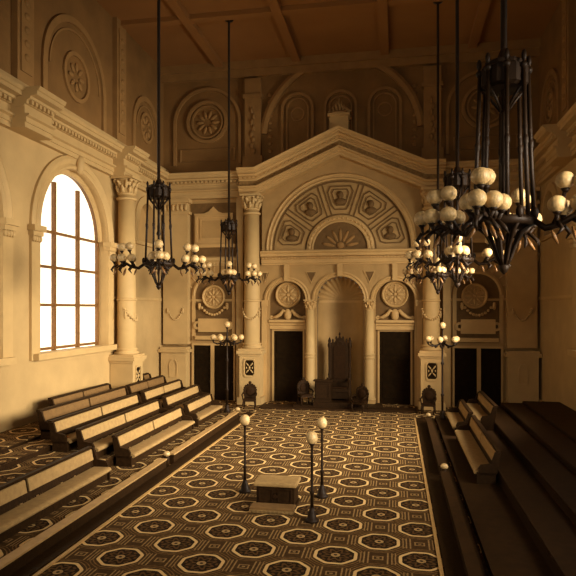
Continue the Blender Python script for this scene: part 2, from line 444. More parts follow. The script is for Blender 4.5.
# five relief panels
names5 = ['lowest right', 'upper right', 'at the crown', 'upper left', 'lowest left']
for i, deg in enumerate((18, 54, 90, 126, 162)):
    a = math.radians(deg); ca, sa = math.cos(a), math.sin(a)
    def P(r, tt): return (r*math.cos(a+tt/r), 7.75+r*math.sin(a+tt/r))
    out = [P(2.0, -.3), P(2.25, -.46), P(2.98, -.68), P(3.24, -.54), P(3.24, .54), P(2.98, .68), P(2.25, .46), P(2.0, .3)]
    inn = [P(2.2, -.21), P(2.37, -.31), P(2.88, -.45), P(3.05, -.35), P(3.05, .35), P(2.88, .45), P(2.37, .31), P(2.2, .21)]
    c = P(2.6, 0)
    r_ = empty('relief_panel', FB(c[0], -.16, c[1]-.5))
    tag(r_, 'plaster panel with a relief bust, %s of the great half-round tympanum' % names5[i], 'relief', 'five bust panels round the tympanum')
    MB(FB).polyframe(out, .055, -.17, -.1).build('panel_frame', M_recess, r_); MB(FB).polyframe(inn, .04, -.17, -.09).build('inner_frame', M_recess, r_)
    MB(FB).plate([inn], -.165, -.15).build('panel_field', M_recess if False else M_port, r_)
    d = (1 if ca >= 0 else -1)*(.3 if abs(ca) > .1 else 0)
    b = MB(FB)
    b.ell((c[0], -.1, c[1]+.12), (.16, .14, .2), 12, 8, -.2*d).ell((c[0], -.12, c[1]-.2), (.3, .12, .18), 12, 8)
    b.ell((c[0]+.02, -.12, c[1]-.02), (.08, .08, .12), 8, 6).ell((c[0]+.1*(1 if d >= 0 else -1), -.06, c[1]+.08), (.05, .05, .05), 8, 5)
    b.ell((c[0]-.05, -.12, c[1]+.2), (.16, .1, .11), 10, 6)
    b.build('bust', M_recess, r_)

# pediment -----------------------------------------------------
pd = empty('pediment', FB(0, .3, 10.5))
tag(pd, 'large shallow triangular pediment of layered mouldings above the half-round tympanum', 'pediment')
path = [(-5.05, 0), (-4.15, 0), (0, 1.83), (4.15, 0), (5.05, 0)]
def rk(z): return [(u, z+q) for u, q in path]
b0 = .28
MB(FB).profile(rk(10.5), [(-.3, 0), (b0+.34, 0), (b0+.34, .14), (b0+.40, .16), (b0+.40, .30), (b0+.52, .34), (b0+.52, .42), (-.3, .42)]).build('architrave', M_porttrim, pd)
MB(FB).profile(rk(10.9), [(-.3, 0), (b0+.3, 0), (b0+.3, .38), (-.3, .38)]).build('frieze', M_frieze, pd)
cn = MB(FB); cn.profile(rk(11.2), corn(.56, .62, b0+.3))
for i in range(len(path)-1):
    (u0, q0), (u1, q1) = path[i], path[i+1]; n = int((u1-u0)/.2)
    for k in range(n):
        f0 = (k+.2)/n; f1 = (k+.7)/n; ua, ub = u0+(u1-u0)*f0, u0+(u1-u0)*f1; za, zb = 11.28+q0+(q1-q0)*f0, 11.28+q0+(q1-q0)*f1
        cn.hexa([(ua, .5, za), (ub, .5, zb), (ub, .78, zb), (ua, .78, za)], [(ua, .5, za+.11), (ub, .5, zb+.11), (ub, .78, zb+.11), (ua, .78, za+.11)])
cn.build('cornice', M_porttrim, pd)
fn = MB(FB)
fn.box(-.46, .46, .1, .75, 13.4, 14.2).box(-.54, .54, .05, .85, 14.18, 14.3)
fn.build('apex_block', M_porttrim, pd)
fi = empty('carved_finial', FB(0, .45, 14.3)); tag(fi, 'openwork carved finial standing on the apex block of the pediment', 'finial')
f = MB(FB)
f.lathe((0, .45, 14.3), [(.46, 0), (.46, .06), (.4, .1)], 12)
for k in (-3, -2, -1, 0, 1, 2, 3):
    h = .78-abs(k)*.15; x = k*.14
    f.tube([(x, .45, 14.36), (x*1.15+.05, .5, 14.36+h*.35), (x*1.0-.04, .45, 14.36+h*.7), (x*.8, .45, 14.36+h)], [.05, .075, .055, .02])
    f.ell((x*1.1, .52, 14.46), (.07, .07, .08), 6, 5)
f.build('scrollwork', M_port, fi)

# attic reliefs of the back wall --------------------------------
a2 = MB(FB); V = -.3
a2.ring(0, 13.4, [(4.15, V), (4.15, V+.2), (4.0, V+.26), (3.8, V+.2), (3.8, V)], math.radians(5), math.radians(175), 60)
for c in (-2.2, 0, 2.2):
    for r, w, h in ((.85, .14, .14), (.58, .07, .1)):
        a2.ring(c, 14.95, [(r, V), (r, V+h), (r-w, V+h), (r-w, V)], 0, PI, 28)
        for s_ in (-1, 1): lo, hi = sorted((c+s_*r, c+s_*(r-w))); a2.box(lo, hi, V, V+h, 12.2, 14.95)
    if c: a2.ring(c, 14.7, [(.36, V), (.36, V+.08), (.3, V+.08), (.3, V)], 0, 2*PI, 24)
for s_ in (-1, 1):
    # pilaster strips beside the arches with beads
    c = s_*4.5
    a2.box(c-.42, c+.42, V, V+.28, 11.7, 16.6); a2.box(c-.52, c+.52, V, V+.36, 11.7, 12.6)
    for k in range(8): a2.ell((c+.05*(-1)**k, V+.3, 12.85+k*.3), (.13-.008*k, .1, .17), 8, 5)
    a2.box(c-.5, c+.5, V, V+.34, 15.6, 15.8)
    for k in range(9): a2.ell((c+s_*-.85, V+.02, 12.9+k*.36), (.13, .07, .1), 8, 5)
    # wing roundel set in an arch
    c = s_*7.0
    for r, w, h in ((1.12, .16, .14), (.86, .08, .1)): a2.ring(c, 14.55, [(r, V), (r, V+h), (r-w, V+h), (r-w, V)], 0, 2*PI, 36)
    for k in range(10):
        a = k*PI/5; a2.ell((c+.42*math.cos(a), V+.02, 14.55+.42*math.sin(a)), (.24, .07, .09), 8, 5, a)
    a2.ring(c, 14.5, [(1.85, V), (1.85, V+.12), (1.7, V+.12), (1.7, V)], 0, PI, 40)
    for q in (-1, 1): lo, hi = sorted((c+q*1.85, c+q*1.7)); a2.box(lo, hi, V, V+.12, 12.3, 14.5)
    a2.polyframe([(c-1.5, 12.5), (c+1.5, 12.5), (c+1.5, 13.15), (c-1.5, 13.15)], .06, V, V+.08)
a2.box(-9.45, 9.45, V, V+.4, 17.1, ZC); a2.box(-9.45, 9.45, V, V+.25, 16.75, 17.1)
a2.build('attic_relief', M_attictrim, wb)

# wings: entablature, pilaster, framed tablet, arch over the doors
dn = 0
for s_ in (-1, 1):
    lo, hi = sorted((s_*5.0, s_*9.45))
    def bx(mb, a, b, *r): lo_, hi_ = sorted((s_*a, s_*b)); return mb.box(lo_, hi_, *r)
    en = MB(FB)
    en.profile([(lo, 10.5), (hi, 10.5)], [(-.32, 0), (.1, 0), (.1, .16), (.15, .16), (.15, .32), (.25, .36), (.25, .42), (-.32, .42)])
    en.box(lo, hi, -.32, .08, 10.9, 11.25); en.profile([(lo, 11.15), (hi, 11.15)], corn(.58, .6, .1))
    for k in range(20): en.box(lo+.1+k*.22, lo+.22+k*.22, 0, .36, 11.24, 11.35)
    en.profile([(lo, 7.0), (hi, 7.0)], [(-.32, 0), (-.2, 0), (-.15, .2), (-.05, .3), (-.05, .42), (-.32, .45)])
    for k in range(26): en.box(lo+.1+k*.17, lo+.19+k*.17, -.3, -.12, 7.05, 7.18)
    en.profile([(lo, 5.15), (hi, 5.15)], [(-.32, 0), (-.25, 0), (-.22, .1), (-.32, .14)])
    # corner pier and narrow pilaster
    bx(en, 7.95, 9.3, -.32, .12, 2.9, 9.7); bx(en, 8.0, 9.25, -.32, .13, 9.8, 10.4); bx(en, 7.85, 9.4, -.32, .2, 9.7, 9.85); bx(en, 7.85, 9.4, -.32, .25, 10.3, 10.5)
    for k in range(6):
        q = 8.05+k*.23; en.ell((s_*q, .15, 10.05), (.09, .08, .18), 7, 5)
    bx(en, 5.0, 5.35, -.32, .05, 0, 10.5)
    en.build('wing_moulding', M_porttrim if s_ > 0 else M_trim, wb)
    MB(FB).box(*sorted((s_*5.4, s_*7.9)), -.32, -.27, 7.5, 10.3).build('tablet_field', M_recess, wb)
    # arch with brown ground over the doors
    c = s_*6.65
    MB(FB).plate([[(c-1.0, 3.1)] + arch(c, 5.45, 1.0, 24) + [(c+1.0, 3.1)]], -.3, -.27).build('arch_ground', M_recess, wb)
    ar = MB(FB); ar.ring(c, 5.45, [(1.18, -.3), (1.18, -.2), (1.08, -.16), (1.0, -.2), (1.0, -.3)], 0, PI, 32)
    for q in (-1, 1): l2, h2 = sorted((c+q*1.0, c+q*1.18)); ar.box(l2, h2, -.3, -.2, 3.1, 5.45)
    ar.box(c-.8, c+.8, -.28, -.08, 3.55, 4.25); ar.box(c-.95, c+.95, -.3, -.02, 3.15, 3.35)
    for q in (-1, 1): ar.ring(c+q*.85, 3.9, [(.22, -.28), (.22, -.1), (.1, -.1), (.1, -.28)], 0, 2*PI, 14)
    # rays above the arch
    for k in range(9):
        a = math.radians(20+k*17.5); r0, r1 = 1.25, 1.55
        ar.tube([(c+r0*math.cos(a), -.28, 5.45+r0*math.sin(a)), (c+r1*math.cos(a), -.28, 5.45+r1*math.sin(a))], .035)
    ar.build('door_arch', M_porttrim, wb)
    # tablet
    tb = empty('wall_tablet', FB(c, -.27, 8.2)); tag(tb, 'framed wall tablet with a scrolled crest above the %s wing doors' % ('left' if s_ < 0 else 'right'), 'tablet', 'wall tablets')
    MB(FB).plate([[(c-1.05, 8.1), (c+1.05, 8.1), (c+1.05, 9.75), (c+.5, 9.75), (c+.25, 9.85), (c, 10.1), (c-.25, 9.85), (c-.5, 9.75), (c-1.05, 9.75)]], -.27, -.15).build('tablet_board', M_porttrim, tb)
    q = MB(FB).polyframe([(c-.95, 8.2), (c+.95, 8.2), (c+.95, 9.65), (c-.95, 9.65)], .1, -.15, -.06)
    q.polyframe([(c-.7, 8.4), (c+.7, 8.4), (c+.7, 9.45), (c-.7, 9.45)], .05, -.15, -.1)
    q.box(c-1.2, c+1.2, -.27, .02, 7.95, 8.12)
    q.build('tablet_frame', M_porttrim, tb)
    MB(FB).box(c-.62, c+.62, -.15, -.135, 8.47, 9.37).build('inscription_field', M_port, tb)

# door leaves --------------------------------------------------
def door(u0, u1, z1, v, n, kind):
    global dn
    dn += 1
    d = MB(FB); d.box(u0, u1, v, v+.06, 0, z1); w = u1-u0
    for a, b in ((.08, .3), (.36, .62), (.68, .94)):
        d.polyframe([(u0+.1*w, a*z1), (u1-.1*w, a*z1), (u1-.1*w, b*z1), (u0+.1*w, b*z1)], .05, v+.06, v+.09)
    o = struct(d, 'door_%d' % dn, M_door)
    MB(FB).ell((u1-.08*w, v+.12, z1*.33), (.04, .05, .04), 8, 6).build('door_knob', M_iron, o)
    f = MB(FB); f.box(u0-.09, u0, v-.02, v+.16, 0, z1+.1); f.box(u1, u1+.09, v-.02, v+.16, 0, z1+.1); f.box(u0, u1, v-.02, v+.16, z1, z1+.1)
    f.build('door_frame', M_porttrim, o); return o
for s_ in (-1, 1):
    door(2.7*s_-.8+.04, 2.7*s_+.8-.04, 3.62, -.50, 3, 0)
    for u0, u1 in ((-7.72, -6.78), (-6.6, -5.55)):
        a, b = sorted((s_*-u0, s_*-u1)); door(a, b, 2.85, -.28, 3, 0)
# overdoor: lintel with broken scroll pediment and roundel
def swag(F, u0, u1, z, v, drop, r, name, m, parent, n=11):
    s = MB(F)
    for k in range(n+1):
        t_ = k/n; s.ell((u0+(u1-u0)*t_, v, z-drop*4*t_*(1-t_)), (r*1.1, r, r), 7, 5)
    for u in (u0, u1): s.ell((u, v, z-.12), (r*1.2, r, r*2.4), 7, 5)
    return s.build(name, m, parent)
for s_ in (-1, 1):
    c = 2.7*s_; sd = 'left' if s_ < 0 else 'right'
    ov = empty('overdoor', FB(c, -.3, 3.7)); tag(ov, 'overdoor lintel with scrolled crest above the tall dark doorway %s of the niche' % sd, 'overdoor', 'overdoors beside the niche')
    l = MB(FB); l.profile([(c-.93, 3.72), (c+.93, 3.72)], [(-.4, 0), (-.12, 0), (-.12, .18), (-.06, .22), (-.06, .3), (.08, .36), (.08, .48), (-.4, .5)])
    l.build('lintel', M_porttrim, ov)
    sc = MB(FB)
    for q in (-1, 1):
        sc.tube([(c+q*.85, -.2, 4.3), (c+q*.6, -.2, 4.34), (c+q*.38, -.2, 4.48), (c+q*.22, -.2, 4.68), (c+q*.12, -.2, 4.62)], [.05, .09, .1, .08, .06], 8)
        sc.ring(c+q*.84, 4.32, [(.1, -.32), (.1, -.15), (.02, -.15), (.02, -.32)], 0, 2*PI, 12)
    sc.ell((c, -.2, 4.46), (.2, .12, .3), 10, 7)
    sc.build('scroll_crest', M_porttrim, ov)
def roundel(c, z, r, v, label, m=M_porttrim):
    e = empty('wall_roundel', FB(c, v, z-r)); tag(e, label, 'roundel', 'wall roundels')
    MB(FB).ring(c, z, [(r, v), (r, v+.12), (r-.05, v+.17), (r-.11, v+.12), (r-.13, v+.06), (r-.13, v)], 0, 2*PI, 36).build('roundel_rim', m, e)
    MB(FB).lathe((c, v+.01, z), [(r-.12, 0), (r-.12, .06)], 32, 'y', False).build('roundel_field', M_port, e)
    p = MB(FB); p.ell((c, v+.09, z), (.09, .06, .09), 10, 6)
    for k in range(8):
        a = k*PI/4; p.ell((c+r*.4*math.cos(a), v+.08, z+r*.4*math.sin(a)), (r*.26, .05, r*.10), 8, 5, a)
    for k in range(16):
        a = k*PI/8; p.ell((c+r*.70*math.cos(a), v+.07, z+r*.70*math.sin(a)), (r*.07, .03, r*.07), 6, 4, a)
    p.build('rosette', m, e)
roundel(-2.7, 5.48, .66, -.35, 'round carved medallion over the dark doorway left of the niche')
roundel(2.7, 5.48, .66, -.35, 'round carved medallion over the dark doorway right of the niche')
roundel(-6.65, 5.38, .62, -.27, 'round carved medallion over the double doors of the left wing')
roundel(6.5, 5.38, .62, -.27, 'round carved medallion in shade over the right wing doors')
for s_ in (-1, 1):
    o = swag(FB, s_*6.65-.75, s_*6.65+.75, 5.0, -.14, .55, .075, 'plaster_swag', M_porttrim, None)
    tag(o, 'plaster garland hanging beneath the medallion of the %s wing' % ('left' if s_ < 0 else 'right'), 'garland', 'garlands')

# central niche -------------------------------------------------
nb = MB(FB); n = 24; R = 1.16; rows = []
for z in (0, 1.3, 2.6, 3.9, 5.2): rows.append([(R*math.cos(PI*i/n), -.3-R*.95*math.sin(PI*i/n), z) for i in range(n+1)])
vs = [p for r in rows for p in r]; m_ = n+1
nb.add(vs, [(j*m_+i, j*m_+i+1, (j+1)*m_+i+1, (j+1)*m_+i) for j in range(4) for i in range(n)], True)
nb.build('niche_shell_wall', M_port, wb)
sh = MB(FB); ns, nt_ = 52, 10; vs = []
for j in range(nt_+1):
    ph = PI/2*j/nt_ # 0 at the hinge centre-bottom? sweep of scallop ribs fanning from the low back centre
    for i in range(ns+1):
        a = PI*i/ns; fl = 1+.045*math.cos(i/ns*PI*26)*math.sin(ph)
        rr = R*math.sin(ph)*fl
        vs.append((rr*math.cos(a), -.3-R*.95*math.cos(ph), 5.2+rr*math.sin(a)))
m_ = ns+1
sh.add(vs, [(j*m_+i, j*m_+i+1, (j+1)*m_+i+1, (j+1)*m_+i) for j in range(nt_) for i in range(ns)], False)
sh.build('niche_scallop', M_port, wb)
b_ = MB(FB); vs = []
for z, d in ((5.08, 0), (5.08, .05), (5.2, .05), (5.2, 0)):
    vs += [((R-d)*math.cos(PI*i/n), -.3-(R-d)*.95*math.sin(PI*i/n), z) for i in range(n+1)]
m_ = n+1
b_.add(vs, [(j*m_+i, j*m_+i+1, ((j+1) % 4)*m_+i+1, ((j+1) % 4)*m_+i) for j in range(4) for i in range(n)])
b_.build('niche_impost', M_porttrim, wb)

# columns --------------------------------------------------------
def capital(mb, x, y, z0, h, r):
    mb.lathe((x, y, z0), [(r, 0), (r*1.08, h*.04), (r*1.08, h*.1), (r*.98, h*.12), (r*1.0, h*.5), (r*1.2, h*.8), (r*1.35, h*.86)], 16)
    for tier, (zz, k, out) in enumerate(((.12, 8, 1.3), (.38, 8, 1.45))):
        for i in range(k):
            a = 2*PI*(i+.5*tier)/k; c, s = math.cos(a), math.sin(a)
            pr = [(1.0, zz), (1.08, zz+.18), (1.22, zz+.3), (out, zz+.36), (out+.08, zz+.3)]
            mb.tube([(x+r*q*c, y+r*q*s, z0+h*w) for q, w in pr], [r*.2, r*.24, r*.2, r*.14, r*.06], 6)
    for i in range(4):
        a = PI/4+i*PI/2; mb.ell((x+r*1.45*math.cos(a), y+r*1.45*math.sin(a), z0+h*.78), (r*.24, r*.24, r*.24), 8, 6)
    w = r*1.42
    mb.box(x-w, x+w, y-w, y+w, z0+h*.88, z0+h)
def shaft(mb, x, y, z0, z1, r, bandz=None):
    mb.lathe((x, y, z0), [(r*1.32, 0), (r*1.35, r*.25), (r*1.12, r*.32), (r*1.12, r*.42), (r*1.22, r*.5), (r*1.2, r*.62), (r*1.0, r*.7), (r, (z1-z0)*.35), (r*.88, z1-z0)], 28)
    if bandz:
        for bz in bandz: mb.lathe((x, y, bz), [(r*1.0, 0), (r*1.1, .03), (r*1.1, .09), (r*1.0, .12)], 28)
def big_column(F, u, v, label, mt, pedv, wing=1):
    X, Y, _ = F(u, v, 0)
    e = empty('giant_column', (X, Y, 0)); tag(e, label, 'column', 'giant columns on pedestals')
    p = MB(); w = .52
    p.box(X-w-.1, X+w+.1, Y-w-.1, Y+w+.1, 0, .35); p.box(X-w, X+w, Y-w, Y+w, .35, 2.45)
    p.box(X-w-.05, X+w+.05, Y-w-.05, Y+w+.05, 2.42, 2.52); p.box(X-w-.13, X+w+.13, Y-w-.13, Y+w+.13, 2.52, 2.68); p.box(X-w-.06, X+w+.06, Y-w-.06, Y+w+.06, 2.68, 2.78)
    p.build('pedestal', mt, e)
    g = MB(F); x0 = u
    c1 = [(u-.16, 1.45), (u+.16, 1.45), (u+.22, 1.55), (u+.22, 2.1), (u+.16, 2.2), (u-.16, 2.2), (u-.22, 2.1), (u-.22, 1.55)]
    gp = [(x_, z_) for x_, z_ in c1]
    g.plate([gp], v+w-.01, v+w+.012); g.build('pedestal_grille', M_door, e)
    g = MB(F); g.polyframe([(u+(a-u)*1.35, 1.825+(b-1.825)*1.25) for a, b in c1], .06, v+w-.01, v+w+.05)
    g.ell((u, v+w+.01, 1.825), (.05, .04, .09), 8, 6)
    for q in (-1, 1):
        for z in (-1, 1): g.ell((u+q*.11, v+w+.01, 1.825+z*.17), (.035, .03, .12), 7, 5, -q*z*.7)
        g.ell((u+q*.15, v+w+.01, 1.825), (.03, .03, .06), 7, 5)
    g.build('pedestal_moulding', mt, e)
    s = MB(); shaft(s, X, Y, 2.78, 9.75, .40, (5.1, 9.5)); s.build('shaft', mt, e)
    c = MB(); capital(c, X, Y, 9.72, .78, .36); c.build('capital', mt, e)
    sg = MB(F)
    for k in range(13):
        t_ = k/12; a = PI*(.08+.84*t_); R_ = .44
        sg.ell((u+R_*math.cos(a)*-1, v+R_*math.sin(a), 4.75-.5*4*t_*(1-t_)), (.055, .055, .055), 6, 5)
    for q in (.1, .9): sg.ell((u-.44*math.cos(PI*q), v+.44*math.sin(PI*q), 4.5), (.05, .05, .2), 6, 5)
    sg.build('garland', mt, e)
    return e
big_column(FB, -4.42, .45, 'giant column on a tall pedestal at the left end of the pediment', M_trim, 0)
big_column(FB, 4.42, .45, 'giant column on a tall pedestal at the right end of the pediment, partly in shade', M_porttrim, 0)
big_column(FL, 24.7, .55, 'giant column on a pedestal against the left wall, right of the arched window', M_trim, 0)
# corner piers on the back wall
for s_ in (-1, 1):
    u = s_*8.62
    e = empty('corner_pier', FB(u, 0, 0)); tag(e, 'flat corner pier on a pedestal where the back wall meets the %s wall' % ('left' if s_ < 0 else 'right'), 'pier', 'corner piers')
    p = MB(FB); p.box(u-.78, u+.78, -.25, .5, 0, .35); p.box(u-.68, u+.68, -.25, .42, .35, 2.5); p.box(u-.8, u+.8, -.25, .54, 2.5, 2.66); p.box(u-.72, u+.72, -.25, .46, 2.66, 2.78)
    p.build('pedestal', M_trim, e)
    g = MB(FB); g.polyframe([(u-.2, 1.2), (u+.2, 1.2), (u+.24, 1.9), (u+.12, 2.15), (u-.12, 2.15), (u-.24, 1.9)], .05, .42, .46); g.build('pedestal_moulding', M_trim, e)
    swag(FB, u-.42, u+.42, 4.75, .16, .55, .05, 'garland', M_trim, e, 12)
# small columns of the niche
for s_ in (-1, 1):
    u = 1.47*s_; X, Y, _ = FB(u, .3, 0)
    e = empty('niche_column', (X, Y, 0)); tag(e, 'slender column with a leafy capital on the %s side of the central niche' % ('left' if s_ < 0 else 'right'), 'column', 'slender niche columns')
    MB().box(X-.3, X+.3, Y-.3, Y+.3, 0, .3).build('plinth', M_porttrim, e)
    s = MB(); shaft(s, X, Y, .3, 4.75, .235, (2.3, 2.45)); s.build('shaft', M_trim, e)
    c = MB(); capital(c, X, Y, 4.72, .5, .21); c.build('capital', M_porttrim, e)

# ------------------------------------------------------------------ platforms, kerbs, strips
tiers = [(-7.15, .15), (-8.2, .42), (-9.05, .63), (-9.9, .79), (-10.75, .88)]
YE = 26.6
mir = lambda x: 2*XC - x
for s_ in (-1, 1):
    p = MB()
    for i, (x, z) in enumerate(tiers):
        a, b = (x, -12.2) if s_ < 0 else (mir(x), 6.7)
        z0 = 0 if i == 0 else tiers[i-1][1]
        p.box(min(a, b), max(a, b), 4, YE-.0*i, z0, z)
    o = struct(p, 'seating_platform', M_carpet if s_ < 0 else M_boards_shade)  # right side coloured dark to paint in its shade; left keeps the carpet
    for k, (x, z) in enumerate(tiers[1:]):
        a = x+.0 if s_ < 0 else mir(x)
        MB().box(min(a, a-s_*.02), max(a, a-s_*.02), 4, YE, tiers[k][1], z-.02).build('riser', M_wood, o)
    a, b = sorted((-6.36, -6.7) if s_ < 0 else (mir(-6.36), mir(-7.1)))  # right strip runs wider, dark wood standing in for that side's shade
    MB().box(a, b, 4, YE, 0, .05).build('lower_step', M_wood, o)
    sd = 'left' if s_ < 0 else 'right'
    a, b = sorted((-6.27, -6.34) if s_ < 0 else (mir(-6.27), mir(-6.34)))
    o = struct(MB().box(a, b, 6, 26.6, 0, .03), 'trim_%d' % (1 if s_ < 0 else 2), M_strip)
    for y0, y1, wh in ((6.0, 16.9, 'nearest the viewer'), (17.5, 25.2, 'beyond the small post')):
        a, b = (-6.90, -6.71) if s_ < 0 else (mir(-6.71), mir(-6.90))
        e = empty('platform_kerb', ((a+b)/2, (y0+y1)/2, 0)); tag(e, 'long low kerb edging the %s seating platform, section %s' % (sd, wh), 'kerb', 'kerbs of the seating platforms')
        MB().box(a, b, y0, y1, 0, .27).build('kerb_side', M_wood, e)
        MB().box(a-.02, b+.02, y0, y1, .27, .31).build('kerb_top', M_kerb if s_ < 0 else M_boards_shade, e)  # right top is darkened in colour for shade
    for y, wh in ((17.2, 'in the gap between the two kerbs'), (25.45, 'at the far end of the kerb')):
        c = (-6.82 if s_ < 0 else mir(-6.82)); e = empty('kerb_post', (c, y, 0))
        tag(e, 'small pale-topped post %s of the %s platform' % (wh, sd), 'post', 'kerb posts')
        MB().lathe((c, y, 0), [(.08, 0), (.08, .28), (.06, .3)], 12).build('post_body', M_wood, e)
        MB().lathe((c, y, .3), [(.05, 0), (.1, .03), (.11, .08), (.08, .13), (.03, .15)], 12).build('post_cap', M_globe, e)

# ------------------------------------------------------------------ benches
def make_bench(L, n, mu):
    e = empty('bench', (0, 0, 0))
    f = MB(); f.box(-.50, -.10, .05, L-.05, 0, .24)
    for y in (0, L-.06): f.box(-.52, -.04, y, y+.06, 0, .3)
    f.build('bench_base', M_wood, e)
    for y in (0, L-.07):
        q = MB(); q.plate([[(-.50, .24), (-.10, .24), (-.08, .40), (-.14, .50), (-.40, .54), (-.50, .84), (-.64, .84), (-.56, .3)]], y, y+.07)
        q.build('end_panel', M_wood, e)
    s = MB(); pr = [(-.5, .24), (0, .24), (.03, .28), (.02, .33), (-.04, .355), (-.48, .345)]
    vs = [(x, y, z) for y in (.08, L-.08) for x, z in pr]; k = len(pr)
    s.add(vs, [(i, (i+1) % k, (i+1) % k+k, i+k) for i in range(k)] + [tuple(range(k)), tuple(range(k, 2*k))[::-1]])
    s.build('seat_cushion', mu, e)
    fr = MB(); fr.hexa([(-.50, .05, .36), (-.50, L-.05, .36), (-.55, L-.05, .36), (-.55, .05, .36)], [(-.60, .05, .86), (-.60, L-.05, .86), (-.66, L-.05, .86), (-.66, .05, .86)])
    fr.box(-.68, -.56, .03, L-.03, .82, .88)
    fr.build('back_frame', M_wood, e)
    w = (L-.1)/n
    for i in range(n):
        a, b = .05+i*w+.05, .05+(i+1)*w-.05
        MB().hexa([(-.475, a, .53), (-.475, b, .53), (-.53, b, .53), (-.53, a, .53)], [(-.53, a, .815), (-.53, b, .815), (-.59, b, .815), (-.59, a, .815)]).build('back_panel', mu, e, .015)
    return e
ordn = ['front', 'second', 'third', 'fourth', 'rearmost']
fx = [-7.55, -8.4, -9.25, -10.1, -10.85]
secs = [  # row, y0, L, panels, which
    (0, 9.1, 6.0, 2, 'cut by the left edge'),
    (0, 16.4, 5.5, 2, 'between the two aisles'), (1, 15.85, 5.9, 2, 'between the two aisles'), (2, 15.85, 5.9, 2, 'between the two aisles'), (3, 16.6, 5.9, 2, 'between the two aisles'),
    (4, 18.4, 4.2, 2, 'before the column pedestal'),
    (0, 22.4, 3.2, 1, 'past the far aisle'), (1, 22.3, 4.1, 1, 'past the far aisle'), (2, 22.2, 4.2, 2, 'past the far aisle'), (3, 22.7, 3.8, 2, 'past the far aisle'),
    (4, 25.75, .84, 1, 'beyond the column pedestal')]
protos = {}
for side in (-1, 1):
    for row, y0, L, n, wh in secs:
        if side > 0 and (row > 1 or (row, y0) == (0, 9.1) or (row == 1 and y0 < 20)): continue
        key = (L, n, row > 2); used = key in protos
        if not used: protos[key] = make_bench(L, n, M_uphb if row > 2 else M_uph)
        z = tiers[row][1]
        if side < 0: b = place(protos[key], used, (fx[row], y0, z))
        else: b = place(protos[key], used, (mir(fx[row]), y0+L, z), PI)
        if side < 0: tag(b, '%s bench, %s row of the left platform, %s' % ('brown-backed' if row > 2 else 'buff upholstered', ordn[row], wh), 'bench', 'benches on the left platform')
        else: tag(b, 'shaded bench on the dark right platform, %s row, %s' % (ordn[row], wh), 'bench', 'benches on the right platform')

# ------------------------------------------------------------------ dais, throne, desk, carved chairs
o = struct(MB().box(XC-2.1, XC+2.1, 28.35, 29.75, 0, .14), 'dais_step', M_wood); MB().box(XC-3.7, XC+3.7, 27.95, 29.0, 0, .07).build('bottom_step', M_boards_shade, o)
MB().box(XC-1.15, XC+1.15, 28.4, 30.9, .14, .3).build('upper_step', M_wood, o)
th = empty('throne', (XC, 29.75, .3)); tag(th, 'tall dark carved throne with pinnacled back standing in front of the central niche', 'throne')
def T(s): return MB(lambda u, v, z: (XC+u, 29.75-v, .3+z))
bk = T(0).plate([[(-.44, 0), (.44, 0), (.44, 2.75), (.34, 2.85), (.26, 2.78), (.17, 2.98), (.06, 3.02), (0, 3.2), (-.06, 3.02), (-.17, 2.98), (-.26, 2.78), (-.34, 2.85), (-.44, 2.75)]], -.08, .04)
bk.build('throne_back', M_wood, th)
T(0).plate([[(-.3, 1.0), (.3, 1.0), (.3, 2.45)] + [(a, b) for a, b in arch(0, 2.45, .3, 12, 0, PI)] ], .04, .09).build('back_cushion', M_leather, th)
for s_ in (-1, 1):
    p = T(0); p.lathe((s_*.5, 0, 0), [(.09, 0), (.09, .3), (.07, .4), (.08, 1.2), (.06, 1.3), (.07, 2.5), (.1, 2.6), (.1, 2.7), (.06, 2.78), (.09, 2.86), (.02, 3.04)], 10); p.build('post', M_wood, th)
    a = T(0); a.box(s_*.5-.06, s_*.5+.06, .0, .62, .95, 1.05); a.lathe((s_*.5, .58, 0), [(.07, 0), (.05, .2), (.06, .5), (.05, .9), (.09, 1.0), (.09, 1.1)], 8); a.build('armrest', M_wood, th)
cr = T(0)
for u, z in ((0, 3.2), (-.17, 3.0), (.17, 3.0), (-.34, 2.88), (.34, 2.88)): cr.ell((u, -.02, z), (.05, .05, .1), 8, 6)
cr.ring(0, 2.72, [(.15, .04), (.15, .1), (.08, .1), (.08, .04)], 0, 2*PI, 14)
cr.build('crest', M_wood, th)
T(0).box(-.5, .5, -.02, .66, .42, .56).box(-.46, .46, .0, .6, .08, .42).build('seat', M_wood, th)
T(0).box(-.42, .42, .05, .62, .56, .64).build('seat_cushion', M_leather, th, .03)

dk = empty('pedestal_desk', (XC-.7, 28.7, .3)); tag(dk, 'dark square pedestal desk standing before the throne, to its left', 'desk')
D = lambda: MB(lambda u, v, z: (XC-.7+u, 28.72-v, .3+z))
D().box(-.42, .42, -.22, .22, 0, .08).box(-.38, .38, -.19, .19, .08, .98).build('desk_body', M_wood, dk)
D().box(-.45, .45, -.25, .25, .98, 1.05).build('desk_top', M_wood, dk)
D().polyframe([(-.32, .16), (.32, .16), (.32, .9), (-.32, .9)], .05, .19, .22).build('desk_panel', M_wood, dk)

